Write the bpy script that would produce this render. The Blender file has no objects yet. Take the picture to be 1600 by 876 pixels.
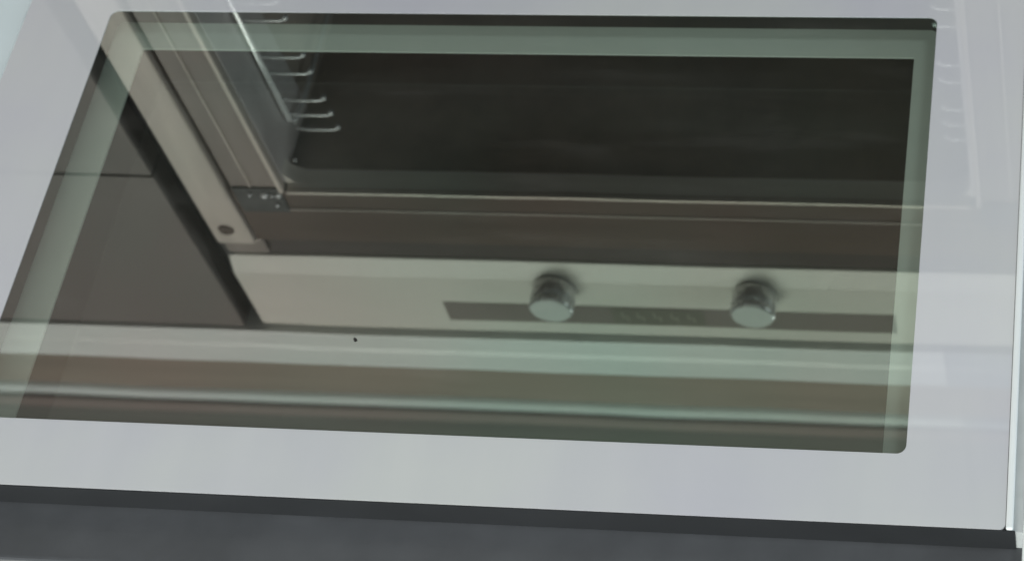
import bpy, bmesh, math, random
from mathutils import Vector, Matrix
random.seed(7)
S = bpy.context.scene
COL = S.collection

# ------------------------------------------------------------ camera
cam_d = bpy.data.cameras.new('camera')
cam = bpy.data.objects.new('camera', cam_d)
COL.objects.link(cam)
cam.location = (0.58766, -0.47278, 0.95279)
cam.rotation_euler = (0.667825, 0.119222, 0.104008)
cam_d.sensor_width = 36.0
cam_d.lens = 3398.4 / 1600 * 36.0
cam_d.shift_x = (800 - 1211.5) / 1600
cam_d.shift_y = (18.7 - 438) / 1600
cam_d.clip_start = 0.02
cam_d.clip_end = 50
cam_d.dof.use_dof = True
cam_d.dof.focus_distance = 1.02
cam_d.dof.aperture_fstop = 15.0
S.camera = cam

# ------------------------------------------------------------ world + lamps
w = bpy.data.worlds.new('World')
S.world = w
w.use_nodes = True
bg = w.node_tree.nodes['Background']
bg.inputs[0].default_value = (0.66, 0.645, 0.63, 1)
bg.inputs[1].default_value = 0.20


def area(name, loc, target, size, power, col, shape='RECTANGLE', size_y=None):
    d = bpy.data.lights.new(name, 'AREA')
    d.shape = shape
    d.size = size
    if shape == 'RECTANGLE':
        d.size_y = size_y or size
    d.energy = power
    d.color = col
    o = bpy.data.objects.new(name, d)
    o.location = loc
    o.rotation_euler = (Vector(target) - Vector(loc)).to_track_quat('-Z', 'Y').to_euler()
    COL.objects.link(o)
    return o


area('window_light', (1.75, -0.25, 0.42), (0.2, 0.33, 0.36), 0.4, 10, (0.82, 0.93, 1.0), size_y=0.7)
area('window_light', (-0.20, -1.75, 0.80), (0.15, 0.33, 0.35), 1.6, 60, (0.97, 0.985, 0.95), size_y=1.0)
area('window_light', (-1.5, -1.2, 1.7), (0.2, 0.1, 0.0), 0.8, 7, (0.78, 0.88, 1.0), size_y=1.0)
area('ceiling_light', (1.17, 0.02, 1.97), (0.25, 0.2, 0.1), 0.35, 9, (0.90, 0.96, 1.0), size_y=0.35)

S.view_settings.view_transform = 'Standard'
S.view_settings.look = 'None'
S.view_settings.exposure = 0.0
S.view_settings.gamma = 1.0
S.render.engine = 'CYCLES'
S.cycles.max_bounces = 10
S.cycles.transparent_max_bounces = 12
S.cycles.caustics_reflective = False
S.cycles.caustics_refractive = False


# ------------------------------------------------------------ materials
def new_mat(name):
    m = bpy.data.materials.new(name)
    m.use_nodes = True
    nt = m.node_tree
    b = nt.nodes['Principled BSDF']
    return m, nt, b


def surf(name, col, rough=0.5, metal=0.0, var=0.10, scale=14.0, stretch=(1, 1, 1), bump=0.0,
         bscale=200.0, col2=None, spec=0.5, coat=0.0):
    """Principled surface with low-frequency dirt/tone variation and fine relief."""
    m, nt, b = new_mat(name)
    tc = nt.nodes.new('ShaderNodeTexCoord')
    mp = nt.nodes.new('ShaderNodeMapping')
    mp.inputs['Scale'].default_value = stretch
    nt.links.new(tc.outputs['Object'], mp.inputs[0])
    n = nt.nodes.new('ShaderNodeTexNoise')
    n.inputs['Scale'].default_value = scale
    n.inputs['Detail'].default_value = 5
    n.inputs['Roughness'].default_value = 0.6
    nt.links.new(mp.outputs[0], n.inputs['Vector'])
    r = nt.nodes.new('ShaderNodeValToRGB')
    r.color_ramp.elements[0].position = 0.3
    r.color_ramp.elements[1].position = 0.7
    a = [c * (1 - var) for c in col]
    c2 = [c * (1 + var) for c in (col2 or col)]
    r.color_ramp.elements[0].color = (*a, 1)
    r.color_ramp.elements[1].color = (*c2, 1)
    nt.links.new(n.outputs['Fac'], r.inputs[0])
    nt.links.new(r.outputs[0], b.inputs['Base Color'])
    b.inputs['Metallic'].default_value = metal
    b.inputs['Specular IOR Level'].default_value = spec
    if coat:
        b.inputs['Coat Weight'].default_value = coat
        b.inputs['Coat Roughness'].default_value = 0.05
    mr = nt.nodes.new('ShaderNodeMapRange')
    mr.inputs['To Min'].default_value = max(0.02, rough - 0.08)
    mr.inputs['To Max'].default_value = rough + 0.08
    nt.links.new(n.outputs['Fac'], mr.inputs['Value'])
    nt.links.new(mr.outputs[0], b.inputs['Roughness'])
    if bump:
        n2 = nt.nodes.new('ShaderNodeTexNoise')
        n2.inputs['Scale'].default_value = bscale
        n2.inputs['Detail'].default_value = 3
        nt.links.new(mp.outputs[0], n2.inputs['Vector'])
        bp = nt.nodes.new('ShaderNodeBump')
        bp.inputs['Strength'].default_value = bump
        bp.inputs['Distance'].default_value = 0.001
        nt.links.new(n2.outputs['Fac'], bp.inputs['Height'])
        nt.links.new(bp.outputs[0], b.inputs['Normal'])
    return m


def noise_ramp(nt, scale, lo, hi, p0=0.35, p1=0.65, stretch=(1, 1, 1), detail=4):
    tc = nt.nodes.new('ShaderNodeTexCoord')
    mp = nt.nodes.new('ShaderNodeMapping')
    mp.inputs['Scale'].default_value = stretch
    nt.links.new(tc.outputs['Object'], mp.inputs[0])
    n = nt.nodes.new('ShaderNodeTexNoise')
    n.inputs['Scale'].default_value = scale
    n.inputs['Detail'].default_value = detail
    nt.links.new(mp.outputs[0], n.inputs['Vector'])
    r = nt.nodes.new('ShaderNodeValToRGB')
    r.color_ramp.elements[0].position = p0
    r.color_ramp.elements[1].position = p1
    r.color_ramp.elements[0].color = (*lo, 1)
    r.color_ramp.elements[1].color = (*hi, 1)
    nt.links.new(n.outputs['Fac'], r.inputs[0])
    return r


def wavy_normal(nt, strength=0.004, scale=7.0):
    """Very slight float-glass waviness so mirrored lines are not perfectly straight."""
    tc = nt.nodes.new('ShaderNodeTexCoord')
    n = nt.nodes.new('ShaderNodeTexNoise')
    n.inputs['Scale'].default_value = scale
    n.inputs['Detail'].default_value = 1.0
    nt.links.new(tc.outputs['Object'], n.inputs['Vector'])
    bp = nt.nodes.new('ShaderNodeBump')
    bp.inputs['Strength'].default_value = 1.0
    bp.inputs['Distance'].default_value = strength
    nt.links.new(n.outputs['Fac'], bp.inputs['Height'])
    return bp


def schlick(nt, f0):
    """Fresnel that is the same from both sides of a pane."""
    lw = nt.nodes.new('ShaderNodeLayerWeight')
    lw.inputs['Blend'].default_value = 0.5
    pw = nt.nodes.new('ShaderNodeMath')
    pw.operation = 'POWER'
    pw.inputs[1].default_value = 5.0
    nt.links.new(lw.outputs['Facing'], pw.inputs[0])
    ma = nt.nodes.new('ShaderNodeMath')
    ma.operation = 'MULTIPLY_ADD'
    ma.inputs[1].default_value = 1 - f0
    ma.inputs[2].default_value = f0
    nt.links.new(pw.outputs[0], ma.inputs[0])
    return ma


def coated_pane():
    """Heat-reflecting oven glass: part mirror, part smoky green transmission, a film of dust."""
    m = bpy.data.materials.new('coated_glass')
    m.use_nodes = True
    nt = m.node_tree
    nt.nodes.clear()
    out = nt.nodes.new('ShaderNodeOutputMaterial')
    tr = nt.nodes.new('ShaderNodeBsdfTransparent')
    tr.inputs[0].default_value = (0.80, 0.86, 0.81, 1)
    gl = nt.nodes.new('ShaderNodeBsdfGlossy')
    gl.inputs['Roughness'].default_value = 0.012
    tint = noise_ramp(nt, 5.0, (1.0, 0.94, 0.90), (0.86, 1.0, 0.92), 0.36, 0.64, detail=2)
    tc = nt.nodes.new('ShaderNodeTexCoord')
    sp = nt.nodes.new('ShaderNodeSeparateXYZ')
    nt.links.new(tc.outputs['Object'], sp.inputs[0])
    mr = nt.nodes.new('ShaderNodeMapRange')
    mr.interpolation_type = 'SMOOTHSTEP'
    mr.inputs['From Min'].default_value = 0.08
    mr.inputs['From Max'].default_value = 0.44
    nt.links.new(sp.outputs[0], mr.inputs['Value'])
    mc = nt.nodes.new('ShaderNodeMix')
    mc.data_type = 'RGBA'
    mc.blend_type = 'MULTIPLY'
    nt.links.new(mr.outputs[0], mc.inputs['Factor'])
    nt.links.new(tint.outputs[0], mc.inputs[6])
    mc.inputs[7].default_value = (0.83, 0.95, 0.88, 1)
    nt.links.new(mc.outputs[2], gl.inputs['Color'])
    bp = wavy_normal(nt, 0.00008, 8.0)
    nt.links.new(bp.outputs[0], gl.inputs['Normal'])
    fr = schlick(nt, 0.27)
    mix = nt.nodes.new('ShaderNodeMixShader')
    nt.links.new(fr.outputs[0], mix.inputs[0])
    nt.links.new(tr.outputs[0], mix.inputs[1])
    nt.links.new(gl.outputs[0], mix.inputs[2])
    # dust and wiping film
    df = nt.nodes.new('ShaderNodeBsdfDiffuse')
    df.inputs[0].default_value = (0.62, 0.62, 0.58, 1)
    film = noise_ramp(nt, 9.0, (0.005,) * 3, (0.018,) * 3, 0.3, 0.75, (1, 2.4, 1), 7)
    mix2 = nt.nodes.new('ShaderNodeMixShader')
    st = noise_ramp(nt, 26.0, (0.0,) * 3, (0.030,) * 3, 0.56, 0.80, (0.35, 1.6, 1), 8)
    sp1 = noise_ramp(nt, 700.0, (0.0,) * 3, (0.05,) * 3, 0.74, 0.80, (1, 1, 1), 1)
    ad = nt.nodes.new('ShaderNodeMath')
    ad.operation = 'ADD'
    nt.links.new(film.outputs[0], ad.inputs[0])
    nt.links.new(st.outputs[0], ad.inputs[1])
    ad2 = nt.nodes.new('ShaderNodeMath')
    ad2.operation = 'ADD'
    nt.links.new(ad.outputs[0], ad2.inputs[0])
    nt.links.new(sp1.outputs[0], ad2.inputs[1])
    nt.links.new(ad2.outputs[0], mix2.inputs[0])
    nt.links.new(mix.outputs[0], mix2.inputs[1])
    nt.links.new(df.outputs[0], mix2.inputs[2])
    nt.links.new(mix2.outputs[0], out.inputs[0])
    return m


def printed_glass():
    """White enamel fired on the glass: matt white seen through a glossy face."""
    m = bpy.data.materials.new('white_printed_glass')
    m.use_nodes = True
    nt = m.node_tree
    nt.nodes.clear()
    out = nt.nodes.new('ShaderNodeOutputMaterial')
    df = nt.nodes.new('ShaderNodeBsdfDiffuse')
    c = noise_ramp(nt, 6.0, (0.495, 0.502, 0.548), (0.53, 0.553, 0.550), 0.33, 0.67, (1, 1, 1), 9)
    stk = noise_ramp(nt, 5.0, (0.985, 0.985, 0.99), (1.015, 1.013, 1.012), 0.36, 0.66, (7.0, 1.2, 1), 7)
    for nd in nt.nodes:
        if nd.type == 'MAPPING' and abs(nd.inputs['Scale'].default_value[0] - 7.0) < 1e-6:
            nd.inputs['Rotation'].default_value = (0, 0, math.radians(32))
    mm = nt.nodes.new('ShaderNodeMix')
    mm.data_type = 'RGBA'
    mm.blend_type = 'MULTIPLY'
    mm.inputs['Factor'].default_value = 1.0
    nt.links.new(c.outputs[0], mm.inputs[6])
    nt.links.new(stk.outputs[0], mm.inputs[7])
    nt.links.new(mm.outputs[2], df.inputs[0])
    gl = nt.nodes.new('ShaderNodeBsdfGlossy')
    ro = noise_ramp(nt, 16.0, (0.012,) * 3, (0.045,) * 3, 0.4, 0.75, (1, 3, 1), 6)
    nt.links.new(ro.outputs[0], gl.inputs['Roughness'])
    bp = wavy_normal(nt, 0.00008, 8.0)
    nt.links.new(bp.outputs[0], gl.inputs['Normal'])
    fr = schlick(nt, 0.12)
    mix = nt.nodes.new('ShaderNodeMixShader')
    nt.links.new(fr.outputs[0], mix.inputs[0])
    nt.links.new(df.outputs[0], mix.inputs[1])
    nt.links.new(gl.outputs[0], mix.inputs[2])
    nt.links.new(mix.outputs[0], out.inputs[0])
    return m


M = {}
M['coated'] = coated_pane()
M['printed'] = printed_glass()
M['under_frame'] = surf('grey_green_enamel', (0.50, 0.545, 0.51), 0.45, var=0.05, scale=9)
M['rubber'] = surf('black_spacer_rubber', (0.004, 0.0045, 0.005), 0.6, var=0.3, scale=60)
M['void'] = surf('dark_outer_glass', (0.010, 0.011, 0.011), 0.12, var=0.2, scale=10)
M['white_enamel'] = surf('white_enamel', (0.72, 0.76, 0.76), 0.25, var=0.03, scale=8)
M['pale_blue_enamel'] = surf('pale_enamel', (0.58, 0.665, 0.69), 0.3, var=0.04, scale=8)
M['groove'] = surf('grey_sealant', (0.44, 0.47, 0.47), 0.6, var=0.1, scale=30)
M['slate'] = surf('slate_plastic', (0.062, 0.066, 0.071), 0.45, var=0.13, scale=22, bump=0.08, bscale=90)
M['panel'] = surf('cream_panel_enamel', (0.70, 0.675, 0.61), 0.35, var=0.04, scale=5)
M['label'] = surf('taupe_print', (0.21, 0.18, 0.16), 0.45, var=0.06, scale=20)
M['display'] = surf('olive_display', (0.17, 0.165, 0.13), 0.3, var=0.08, scale=40)
M['print_light'] = surf('pale_print', (0.42, 0.38, 0.34), 0.5, var=0.1, scale=60)
M['knob_side'] = surf('satin_knob_metal', (0.62, 0.60, 0.59), 0.28, metal=0.55, var=0.08, scale=60)
M['knob_face'] = surf('satin_knob_face', (0.64, 0.66, 0.63), 0.4, metal=0.15, var=0.03, scale=30)
M['wire'] = surf('satin_zinc_wire', (0.80, 0.82, 0.82), 0.22, metal=0.35, var=0.05, scale=90)
M['chrome'] = surf('chrome_clip', (0.86, 0.87, 0.88), 0.15, metal=0.5, var=0.05, scale=90)
M['steel'] = surf('brushed_steel_flange', (0.61, 0.54, 0.48), 0.42, metal=0.25, var=0.10, scale=10, stretch=(6, 6, 0.6))
M['stile'] = surf('grey_brown_stile', (0.29, 0.246, 0.220), 0.4, metal=0.2, var=0.10, scale=10, stretch=(8, 8, 0.6))
M['brown_face'] = surf('dark_brown_enamel', (0.118, 0.087, 0.071), 0.35, var=0.10, scale=10, stretch=(0.6, 6, 6))
M['vent'] = surf('umber_enamel', (0.070, 0.054, 0.047), 0.5, var=0.1, scale=10, stretch=(0.6, 6, 6))
M['lip_grey'] = surf('grey_lip_enamel', (0.80, 0.75, 0.68), 0.5, var=0.1, scale=10, stretch=(0.6, 6, 6))
M['corner'] = surf('dark_grey_seal', (0.060, 0.060, 0.057), 0.6, var=0.3, scale=70)
M['lip_dark'] = surf('dark_slate_lip', (0.012, 0.014, 0.016), 0.55, var=0.15, scale=20)
M['rim'] = surf('blue_grey_enamel', (0.60, 0.56, 0.545), 0.35, var=0.12, scale=16)
M['cavity_dark'] = surf('shade_dark_oven_enamel', (0.030, 0.032, 0.032), 0.5, var=0.3, scale=9, bump=0.3)  # shade put into the colour: darkened base and back leave the ceiling less bounce
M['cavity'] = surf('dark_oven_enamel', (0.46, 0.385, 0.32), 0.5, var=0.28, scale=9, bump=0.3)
M['cabinet'] = surf('grey_brown_laminate', (0.185, 0.163, 0.148), 0.5, var=0.05, scale=4, stretch=(1, 1, 0.4))
M['dark_gap'] = surf('dark_carcase', (0.035, 0.034, 0.033), 0.7, var=0.2, scale=20)
M['worktop'] = surf('pale_green_worktop', (0.76, 0.79, 0.76), 0.35, var=0.05, scale=7, stretch=(0.5, 3, 3))
M['tile'] = surf('brown_wall_tile', (0.20, 0.18, 0.155), 0.35, var=0.06, scale=8)
M['hood_under'] = surf('taupe_underside', (0.345, 0.288, 0.232), 0.5, var=0.10, scale=8, stretch=(0.4, 5, 5))
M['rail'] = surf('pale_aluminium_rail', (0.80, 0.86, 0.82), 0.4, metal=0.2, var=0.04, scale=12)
M['wood'] = surf('grey_brown_front', (0.32, 0.265, 0.24), 0.5, var=0.12, scale=7, stretch=(0.3, 4, 14))
M['wood_dark'] = surf('dark_olive_front', (0.19, 0.185, 0.165), 0.5, var=0.14, scale=7, stretch=(0.3, 4, 12))
M['floor'] = surf('grey_floor_tile', (0.22, 0.21, 0.20), 0.4, var=0.10, scale=5)
M['crumb'] = surf('burnt_crumb', (0.012, 0.010, 0.009), 0.9, var=0.3, scale=300, bump=0.6, bscale=900)


# ------------------------------------------------------------ mesh helpers
def bm_box(bm, x0, x1, y0, y1, z0, z1):
    vs = [bm.verts.new((x, y, z)) for x in (x0, x1) for y in (y0, y1) for z in (z0, z1)]
    for f in ((0, 1, 3, 2), (4, 6, 7, 5), (0, 4, 5, 1), (2, 3, 7, 6), (0, 2, 6, 4), (1, 5, 7, 3)):
        bm.faces.new([vs[i] for i in f])


def link(name, bm, mat, parent=None, bevel=0.0, seg=2, smooth=False, loc=None):
    me = bpy.data.meshes.new(name)
    bmesh.ops.recalc_face_normals(bm, faces=bm.faces)
    if bevel:
        bmesh.ops.bevel(bm, geom=list(bm.edges), offset=bevel, segments=seg, profile=0.5, affect='EDGES',
                        clamp_overlap=True)
    bm.to_mesh(me)
    bm.free()
    me.materials.append(M[mat])
    for p in me.polygons:
        p.use_smooth = smooth
    o = bpy.data.objects.new(name, me)
    COL.objects.link(o)
    if loc:
        o.location = loc
    if parent:
        o.parent = parent
    return o


def box(name, x0, x1, y0, y1, z0, z1, mat, parent=None, bevel=0.0, seg=2):
    bm = bmesh.new()
    bm_box(bm, x0, x1, y0, y1, z0, z1)
    return link(name, bm, mat, parent, bevel, seg)


def empty(name, loc, label=None, cat=None, group=None, parent=None):
    o = bpy.data.objects.new(name, None)
    COL.objects.link(o)
    o.location = loc
    o.empty_display_size = 0.05
    if label:
        o['label'] = label
    if cat:
        o['category'] = cat
    if group:
        o['group'] = group
    if parent:
        o.parent = parent
    return o


def round_rect(x0, x1, y0, y1, r, n=8):
    pts = []
    for cx, cy, a0 in ((x1 - r, y1 - r, 0), (x0 + r, y1 - r, 90), (x0 + r, y0 + r, 180), (x1 - r, y0 + r, 270)):
        for k in range(n + 1):
            a = math.radians(a0 + 90 * k / n)
            pts.append((cx + r * math.cos(a), cy + r * math.sin(a)))
    return pts


def ring(name, outer, inner, ro, ri, z0, z1, mat, parent=None, inner_wall=True, bevel_top=0.0):
    """Flat frame with a rounded opening, z0 (bottom) to z1 (top)."""
    bm = bmesh.new()
    po = round_rect(*outer, ro)
    pi = round_rect(*inner, ri)
    n = len(po)
    ins = bevel_top
    def loop(pts, z, s=0.0, c=None):
        out = []
        for (x, y) in pts:
            if s:
                cx, cy = c
                x += s if x < cx else -s
                y += s if y < cy else -s
            out.append(bm.verts.new((x, y, z)))
        return out
    co = ((outer[0] + outer[1]) / 2, (outer[2] + outer[3]) / 2)
    o0, o1 = loop(po, z0), loop(po, z1 - ins)
    ot = loop(po, z1, ins, co) if ins else o1
    i0, i1 = loop(pi, z0), loop(pi, z1)
    def strip(a, b):
        for k in range(n):
            bm.faces.new((a[k], a[(k + 1) % n], b[(k + 1) % n], b[k]))
    strip(o0, o1)
    if ins:
        strip(o1, ot)
    strip(ot, i1)
    if inner_wall:
        strip(i1, i0)
    strip(i0, o0)
    return link(name, bm, mat, parent)


def tube_bm(bm, pts, r, n=10):
    pts = [Vector(p) for p in pts]
    rings = []
    for i, p in enumerate(pts):
        d = (pts[min(i + 1, len(pts) - 1)] - pts[max(i - 1, 0)]).normalized()
        up = Vector((0, 0, 1)) if abs(d.z) < 0.9 else Vector((0, 1, 0))
        a = d.cross(up).normalized()
        b = d.cross(a).normalized()
        rings.append([bm.verts.new(p + (a * math.cos(2 * math.pi * k / n) + b * math.sin(2 * math.pi * k / n)) * r)
                      for k in range(n)])
    for i in range(len(rings) - 1):
        for k in range(n):
            bm.faces.new((rings[i][k], rings[i][(k + 1) % n], rings[i + 1][(k + 1) % n], rings[i + 1][k]))
    bm.faces.new(rings[0])
    bm.faces.new(rings[-1])


def lathe_y(bm, prof, n=48):
    """prof: list of (radius, y) revolved about the y axis."""
    rings = []
    for r, y in prof:
        if r < 1e-6:
            rings.append([bm.verts.new((0, y, 0))])
        else:
            rings.append([bm.verts.new((r * math.cos(2 * math.pi * k / n), y, r * math.sin(2 * math.pi * k / n)))
                          for k in range(n)])
    for i in range(len(rings) - 1):
        a, b = rings[i], rings[i + 1]
        for k in range(n):
            k2 = (k + 1) % n
            if len(a) == 1:
                bm.faces.new((a[0], b[k2], b[k]))
            elif len(b) == 1:
                bm.faces.new((a[k], a[k2], b[0]))
            else:
                bm.faces.new((a[k], a[k2], b[k2], b[k]))


def extrude_x(bm, prof, x0, x1):
    """prof: closed list of (y, z) pushed along x."""
    a = [bm.verts.new((x0, y, z)) for y, z in prof]
    b = [bm.verts.new((x1, y, z)) for y, z in prof]
    n = len(prof)
    for k in range(n):
        bm.faces.new((a[k], a[(k + 1) % n], b[(k + 1) % n], b[k]))
    bm.faces.new(a)
    bm.faces.new(b)


# ------------------------------------------------------------ setting
F = 0.336            # front plane of the oven body
W, H = 0.487, 0.265  # window opening of the door
ZF = -0.34           # floor level below the open door

fl = box('floor', -2.5, 3.0, -2.2, 1.2, ZF - 0.02, ZF, 'floor')
fl['kind'] = 'structure'
wall = box('wall', -2.5, 3.0, 0.936, 1.0, ZF, 2.0, 'tile')
wall['kind'] = 'structure'

# ------------------------------------------------------------ the oven
oven = empty('oven', (0.245, F, ZF), 'built-in oven with its glass door folded open flat', 'oven')
OV = Matrix.Translation(Vector(oven.location)).inverted()


def part(o, parent=None):
    """parent under the oven (or one of its parts) without moving it"""
    p = parent or oven
    o.parent = p
    if p is oven:
        o.matrix_parent_inverse = OV.copy()
    return o


# --- door, lying flat: tray > window pane, printed border, lower frame, spacer, handle strip
DX0, DX1, DY0, DY1 = -0.053, 0.5405, -0.0365, 0.316
bm = bmesh.new()
bm_box(bm, DX0 - 0.045, DX0 - 0.0012, -0.064, DY1, -0.045, -0.002)
side_rim = link('side_rim', bm, 'pale_blue_enamel', bevel=0.0012)
bm = bmesh.new()
bm_box(bm, DX1 + 0.0036, DX1 + 0.026, -0.085, DY1, -0.045, -0.001)
bm_box(bm, DX0 - 0.0012, DX1 + 0.0036, DY1 - 0.01, DY1 + 0.006, -0.045, -0.004)
door = link('door', bm, 'white_enamel', bevel=0.0016)
part(door)
side_rim.parent = door
ring_o = ring('printed_border', (DX0, DX1 - 0.0045, DY0, DY1 - 0.011), (0, W, 0, H), 0.003, 0.0048, -0.0035, 0.0,
              'printed', door)
pane = None
bm = bmesh.new()
bm.faces.new([bm.verts.new((x, y, -0.0004)) for x, y in round_rect(0, W, 0, H, 0.0048)])
pane = link('window_pane', bm, 'coated', door)
# black spacer walls hanging below the opening
bm = bmesh.new()
po = round_rect(-0.0025, W + 0.0025, -0.0025, H + 0.0025, 0.0073)
pi = round_rect(0.0001, W - 0.0001, 0.0001, H - 0.0001, 0.0047)
n = len(po)
a = [bm.verts.new((x, y, -0.0036)) for x, y in po]
b = [bm.verts.new((x, y, -0.0115)) for x, y in po]
c = [bm.verts.new((x, y, -0.0007)) for x, y in pi]
d = [bm.verts.new((x, y, -0.0115)) for x, y in pi]
for k in range(n):
    j = (k + 1) % n
    bm.faces.new((a[k], a[j], b[j], b[k]))
    bm.faces.new((c[k], c[j], d[j], d[k]))
    bm.faces.new((b[k], b[j], d[j], d[k]))
link('spacer', bm, 'rubber', door)
m_, mt = 0.0139, 0.0105
ring('inner_frame', (DX0 + 0.003, DX1 - 0.006, DY0 + 0.002, DY1 - 0.013), (m_, W - m_, 0.004, H - mt), 0.002, 0.0008, -0.0245, -0.023,
     'under_frame', door)
box('outer_glass', DX0 + 0.003, DX1 - 0.006, DY0 + 0.002, DY1 - 0.012, -0.043, -0.040, 'void', door)
# trim down the two long sides
bm = bmesh.new()
bm_box(bm, DX1 - 0.0043, DX1 - 0.0008, DY0, DY1 - 0.012, -0.006, 0.0006)
link('edge_trim', bm, 'white_enamel', door, bevel=0.0011, seg=3)
bm = bmesh.new()
bm_box(bm, DX1 - 0.0008, DX1 + 0.0036, DY0, DY1 - 0.012, -0.02, -0.0022)
link('edge_seal', bm, 'groove', door)
bm = bmesh.new()
bm_box(bm, DX0 - 0.0012, DX0, DY0, DY1 - 0.012, -0.02, -0.003)
link('edge_seal', bm, 'groove', door)
# front wall and slate strip
box('front_lip', DX0, DX1, DY0 - 0.0008, DY0 - 0.0002, -0.03, -0.0004, 'lip_dark', door)
bm = bmesh.new()
prof = [(DY0 + 0.0008, -0.0195), (DY0 + 0.0008, -0.045), (-0.070, -0.045), (-0.0700, -0.030)]
for k in range(7):
    t = math.radians(180 - 90 * k / 6)
    prof.append((-0.0655 + 0.0045 * math.cos(t), -0.0240 + 0.0045 * math.sin(t)))
extrude_x(bm, prof, DX0, DX1 + 0.0034)
link('handle_strip', bm, 'slate', door)

# --- body front around the cavity
CX0, CX1, CT, CB = -0.0035, 0.4905, 0.300, 0.030
bm = bmesh.new()
bm_box(bm, -0.082, -0.076, F + 0.004, F + 0.56, ZF + 0.1, 0.492)
bm_box(bm, 0.566, 0.572, F + 0.004, F + 0.56, ZF + 0.1, 0.492)
bm_box(bm, -0.0755, 0.5655, F + 0.54, F + 0.56, ZF + 0.1, 0.492)
bm_box(bm, -0.0755, 0.5655, F + 0.004, F + 0.5395, ZF + 0.1, 0.005)
part(link('casing', bm, 'dark_gap', bevel=0.001))

bm = bmesh.new()
bm_box(bm, -0.046, CX1 + 0.0455, F, F + 0.0014, CT + 0.0005, 0.367)
part(link('top_rail', bm, 'brown_face', bevel=0.0005))
part(box('seam_strip', -0.040, CX1 + 0.040, F - 0.0012, F + 0.001, 0.3225, 0.3245, 'stile', bevel=0.0005))
part(box('vent_slot', -0.075, 0.565, F + 0.006, F + 0.02, 0.3675, 0.3955, 'vent'))
for s in range(2):
    def X(a, b):
        return (a, b) if s == 0 else (0.487 - b, 0.487 - a)
    x0, x1 = X(-0.044, CX0 - 0.0026)
    part(box('stile', x0, x1, F, F + 0.012, 0.008, CT, 'stile', bevel=0.0012))
    x0, x1 = X(-0.0288, -0.0272)
    part(box('gasket_bead', x0, x1, F - 0.0016, F + 0.001, 0.01, CT - 0.006, 'steel', bevel=0.0006))
    x0, x1 = X(-0.0078, -0.0040)
    part(box('cavity_lip', x0, x1, F - 0.003, F + 0.004, 0.01, CT - 0.001, 'steel', bevel=0.0012))
    x0, x1 = X(-0.0765, -0.0475)
    fg = part(box('side_flange', x0, x1, F - 0.004, F + 0.006, 0.008, 0.3675, 'steel', bevel=0.0014))
    # screw near the top of the flange
    bm = bmesh.new()
    lathe_y(bm, [(0, -0.0006), (0.0016, -0.0006), (0.0022, -0.0016), (0.0046, -0.0016), (0.0060, -0.0004), (0.0062, 0.0012)], 24)
    bmesh.ops.transform(bm, matrix=Matrix.Translation(((x0 + x1) / 2 + (-0.0012 if s == 0 else 0.0012), F - 0.0045, 0.3475)), verts=bm.verts)
    link('screw', bm, 'brown_face', fg)
    x0, x1 = X(-0.0765, -0.0440)
    part(box('hinge_cover', x0, x1, F + 0.001, F + 0.0055, 0.3690, 0.3890, 'stile', bevel=0.0020))
    # dark corner moulding with two bright clips
    x0, x1 = X(-0.0430, -0.0068)
    cm = part(box('corner_seal', x0, x1, F - 0.0022, F + 0.0005, CT - 0.005, CT + 0.026, 'corner', bevel=0.0016, seg=3))
    for cx, cz, rr in ((-0.0190, CT + 0.0005, 0.0026), (-0.0300, CT + 0.0005, 0.0015), (-0.0080, CT + 0.0002, 0.0022), (-0.0130, CT + 0.0135, 0.0015), (-0.0135, CT + 0.0015, 0.0013)):
        if s == 1:
            continue
        bm = bmesh.new()
        bmesh.ops.create_uvsphere(bm, u_segments=14, v_segments=8, radius=rr)
        xx = cx if s == 0 else 0.487 - cx
        bmesh.ops.transform(bm, matrix=Matrix.Translation((xx, F - 0.0036, cz)), verts=bm.verts)
        link('clip', bm, 'chrome', cm, smooth=True)
# bright top lip of the cavity
part(box('top_lip', CX0 + 0.001, CX1 - 0.004, F - 0.0026, F + 0.003, CT - 0.0018, CT + 0.0008, 'steel', bevel=0.0008))

# --- cavity
cav = bmesh.new()
y0, y1 = F + 0.016, F + 0.43
bm_box(cav, CX0 - 0.010, CX0 - 0.004, F + 0.074, y1, 0.012, 0.306)
bm_box(cav, CX1 + 0.004 - 0.001, CX1 + 0.010, F + 0.074, y1, 0.012, 0.306)
bm_box(cav, CX0 - 0.010, CX1 + 0.010, y0 + 0.001, y1, 0.3065, 0.3125)
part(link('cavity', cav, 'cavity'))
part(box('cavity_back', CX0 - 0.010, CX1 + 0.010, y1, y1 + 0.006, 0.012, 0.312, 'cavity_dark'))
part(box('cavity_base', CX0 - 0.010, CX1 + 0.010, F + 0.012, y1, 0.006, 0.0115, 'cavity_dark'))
part(box('cavity_rim', CX0 - 0.0035, CX0, F + 0.004, F + 0.072, 0.012, CT - 0.004, 'rim', bevel=0.0008))
part(box('cavity_rim', CX1 - 0.003, CX1 + 0.0005, F + 0.004, F + 0.072, 0.012, CT - 0.004, 'rim', bevel=0.0008))
for s in range(2):
    bm = bmesh.new()
    sg = 1 if s == 0 else -1
    xw = CX0 if s == 0 else CX1 - 0.003
    zt, rr = CT - 0.0013, 0.014
    arc = [(xw + sg * (rr - rr * math.cos(math.radians(a))), zt - rr + rr * math.sin(math.radians(a))) for a in range(0, 91, 9)]
    pts = arc + [(xw - sg * 0.0005, zt)]
    fa = [bm.verts.new((x, F + 0.006, z)) for x, z in pts]
    fb = [bm.verts.new((x, F + 0.0185, z)) for x, z in pts]
    for k in range(len(pts)):
        j = (k + 1) % len(pts)
        bm.faces.new((fa[k], fa[j], fb[j], fb[k]))
    bm.faces.new(fa)
    bm.faces.new(fb)
    part(link('rounded_corner', bm, 'lip_grey'))
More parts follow.
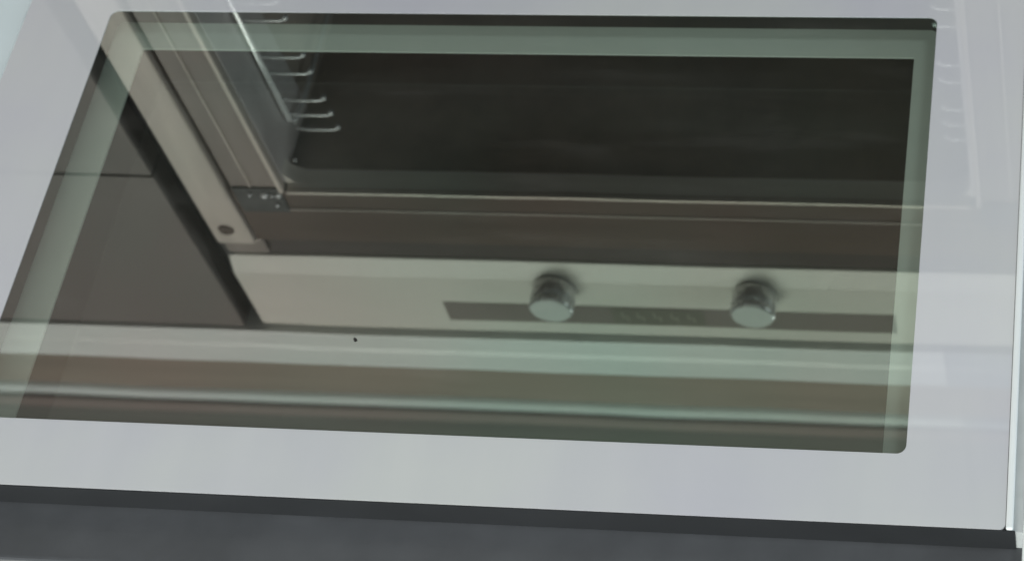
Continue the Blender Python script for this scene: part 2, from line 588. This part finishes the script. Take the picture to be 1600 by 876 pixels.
part(box('ceiling_flange', CX0 + 0.0005, CX1 - 0.0035, F + 0.0018, F + 0.0185, CT - 0.0012, CT + 0.0003, 'lip_grey', bevel=0.0004))

bm = bmesh.new()
bmesh.ops.create_uvsphere(bm, u_segments=14, v_segments=8, radius=0.0016, matrix=Matrix.Translation((0.0005, F + 0.0215, 0.2925)))
part(link('clip', bm, 'chrome', smooth=True))

# --- wire shelf guides on both side walls
GY = F + 0.038
levels = [(0.0735, 0.0915), (0.132, 0.150), (0.1915, 0.2102), (0.242, 0.2599)]
for s in range(2):
    sx = (lambda v: v) if s == 0 else (lambda v: 0.4915 - v)
    bm = bmesh.new()
    tube_bm(bm, [(sx(0.0005), GY, 0.014), (sx(0.0005), GY, 0.266), (sx(0.0015), GY + 0.003, 0.272),
                 (sx(0.0015), GY + 0.02, 0.276), (sx(0.0015), GY + 0.33, 0.276)], 0.0021)
    g = part(link('shelf_guide', bm, 'wire', smooth=True))
    for lo, hi in levels + [(0.2777, None)]:
        for z in (lo, hi):
            if z is None:
                continue
            bm = bmesh.new()
            e = 0.0330 if s == 0 else 0.0215
            tube_bm(bm, [(sx(0.0008), GY + 0.002, z + 0.0010), (sx(0.010), GY, z), (sx(e - 0.008), GY, z - 0.0002),
                         (sx(e - 0.0025), GY, z - 0.0004), (sx(e - 0.0008), GY + 0.0006, z - 0.0010), (sx(e), GY + 0.0020, z - 0.0016),
                         (sx(e), GY + 0.0040, z - 0.0016)], 0.0010, 8)
            bmesh.ops.create_uvsphere(bm, u_segments=10, v_segments=6, radius=0.0021,
                                      matrix=Matrix.Translation((sx(e), GY + 0.0015, z - 0.0014)))
            link('rung', bm, 'wire', g, smooth=True)

# --- control panel: face, lower chamfer, print, display, two knobs
PX0, PX1 = -0.0805, 0.5705
bm = bmesh.new()
prof = [(F - 0.002, 0.414), (F - 0.002, 0.4880), (F - 0.001, 0.4920), (F + 0.002, 0.4930), (F + 0.02, 0.4930), (F + 0.02, 0.3965), (F + 0.0042, 0.3965)]
extrude_x(bm, prof, PX0, PX1)
panel = part(link('control_panel', bm, 'panel', bevel=0.0009))
box('printed_strip', 0.0775, 0.4240, F - 0.0026, F - 0.0019, 0.4475, 0.4735, 'label', panel)
box('display', 0.2080, 0.2790, F - 0.0030, F - 0.0027, 0.4490, 0.4715, 'display', panel)
random.seed(3)
bm = bmesh.new()
for cx in (0.2180, 0.2300, 0.2430, 0.2560, 0.2690):
    bm_box(bm, cx - 0.0028, cx + 0.0028, F - 0.0033, F - 0.00305, 0.4600, 0.4608)
    bm_box(bm, cx - 0.0022, cx - 0.0016, F - 0.0033, F - 0.00305, 0.4540, 0.4592)
    bm_box(bm, cx + 0.0016, cx + 0.0022, F - 0.0033, F - 0.00305, 0.4616, 0.4665)
link('display_mark', bm, 'print_light', panel)
for kx in (0.1705, 0.3225):
    bm = bmesh.new()
    lathe_y(bm, [(0.0, 0.0), (0.0160, 0.0), (0.0164, -0.0010), (0.0165, -0.0040), (0.0166, -0.0064), (0.0167, -0.0140),
                 (0.0164, -0.0143), (0.0164, -0.0148), (0.0167, -0.0151), (0.0168, -0.0170), (0.0166, -0.0180), (0.0160, -0.0190), (0.0150, -0.0197)], 56)
    k = link('knob', bm, 'knob_side', smooth=True, loc=(kx, F - 0.0020, 0.4225))
    part(k)
    bm = bmesh.new()
    lathe_y(bm, [(0.0152, -0.0190), (0.0152, -0.0199), (0.0148, -0.0202), (0.0, -0.0203)], 56)
    bm2 = link('knob_face', bm, 'knob_face', k)

# ------------------------------------------------------------ neighbouring cabinets
def cabinet(x0, x1, label):
    e = empty('base_cabinet', ((x0 + x1) / 2, F, ZF), label, 'cabinet')
    inv = Matrix.Translation(Vector(e.location)).inverted()
    def p(o):
        o.parent = e
        o.matrix_parent_inverse = inv.copy()
    p(box('carcase', x0 + 0.001, x1 - 0.001, F + 0.02, F + 0.56, ZF + 0.1, 0.490, 'dark_gap'))
    p(box('drawer_front', x0 + 0.0015, x1 - 0.0015, F - 0.002, F + 0.018, 0.2838, 0.4968, 'cabinet', bevel=0.0012))
    p(box('drawer_front', x0 + 0.0015, x1 - 0.0015, F - 0.002, F + 0.018, 0.012, 0.2808, 'cabinet', bevel=0.0012))
    p(box('drawer_front', x0 + 0.0015, x1 - 0.0015, F - 0.002, F + 0.018, ZF + 0.11, 0.009, 'cabinet', bevel=0.0012))
    p(box('plinth', x0, x1, F + 0.06, F + 0.075, ZF, ZF + 0.098, 'dark_gap'))
cabinet(-0.70, -0.0965, 'grey-brown drawer cabinet left of the oven, mirrored in the glass')
cabinet(0.584, 1.18, 'grey-brown drawer cabinet right of the oven')

# ------------------------------------------------------------ worktop
def worktop(x0, x1, mat, label):
    prof = [(F - 0.0045, 0.4985), (F - 0.0050, 0.5000), (F - 0.0050, 0.5180), (F - 0.0022, 0.5215), (F - 0.0045, 0.5265)]
    for k in range(9):
        t = math.radians(180 - 90 * k / 8)
        prof.append((F + 0.0090 + 0.0135 * math.cos(t), 0.5460 + 0.0150 * math.sin(t)))
    prof += [(0.9355, 0.5610), (0.9355, 0.4985)]
    bm = bmesh.new()
    extrude_x(bm, prof, x0, x1)
    o = link('worktop', bm, mat)
    o['label'] = label
    o['category'] = 'worktop'
    return o
worktop(-0.70, 0.4575, 'worktop', 'pale green-grey worktop with rounded front edge above the oven')
M['worktop_far'] = surf('grey_worktop', (0.36, 0.39, 0.42), 0.4, var=0.05, scale=7)
worktop(0.4582, 1.18, 'worktop_far', 'greyer length of worktop to the right of the joint')

# ------------------------------------------------------------ upper cabinets
UZ = 1.096
def wall_cabinet(x0, x1, rail_mat, front_mat, lab):
    e = empty('wall_cabinet', ((x0 + x1) / 2, 0.6, UZ), lab, 'cabinet')
    inv = Matrix.Translation(Vector(e.location)).inverted()
    def p(o):
        o.parent = e
        o.matrix_parent_inverse = inv.copy()
    p(box('underside', x0, x1, 0.606, 0.934, 0.985, 1.000, 'hood_under', bevel=0.001))
    p(box('lower_front', x0, x1, 0.589, 0.605, 0.985, UZ - 0.0005, 'hood_under', bevel=0.001))
    p(box('carcase', x0, x1, 0.606, 0.934, 1.0005, 1.75, 'dark_gap'))
    bm = bmesh.new()
    prof = [(0.591, UZ + 0.002), (0.5855, UZ + 0.0035), (0.5840, UZ + 0.008), (0.5840, UZ + 0.015), (0.5865, UZ + 0.0205), (0.591, UZ + 0.0215)]
    extrude_x(bm, prof, x0, x1)
    p(link('light_rail', bm, rail_mat))
    p(box('front_panel', x0 + 0.001, x1 - 0.001, 0.588, 0.605, UZ + 0.0345, UZ + 0.055, front_mat, bevel=0.002))
    p(box('front_panel', x0 + 0.001, x1 - 0.001, 0.590, 0.605, UZ + 0.0585, 1.75, 'wood_dark', bevel=0.002))
wall_cabinet(-1.0, 0.4290, 'rail', 'wood', 'brown wall cabinet with bright pale rail above the oven')
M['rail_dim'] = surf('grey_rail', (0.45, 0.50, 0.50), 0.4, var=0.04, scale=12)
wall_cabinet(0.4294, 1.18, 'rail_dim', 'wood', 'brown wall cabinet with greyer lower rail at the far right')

# ------------------------------------------------------------ crumb on the glass
bm = bmesh.new()
bmesh.ops.create_icosphere(bm, subdivisions=2, radius=0.0008)
for v in bm.verts:
    v.co *= random.uniform(0.75, 1.25)
cr = link('crumb', bm, 'crumb', loc=(0.1986, 0.0520, 0.0003))
cr['label'] = 'tiny burnt crumb lying on the oven window glass'
cr['category'] = 'crumb'
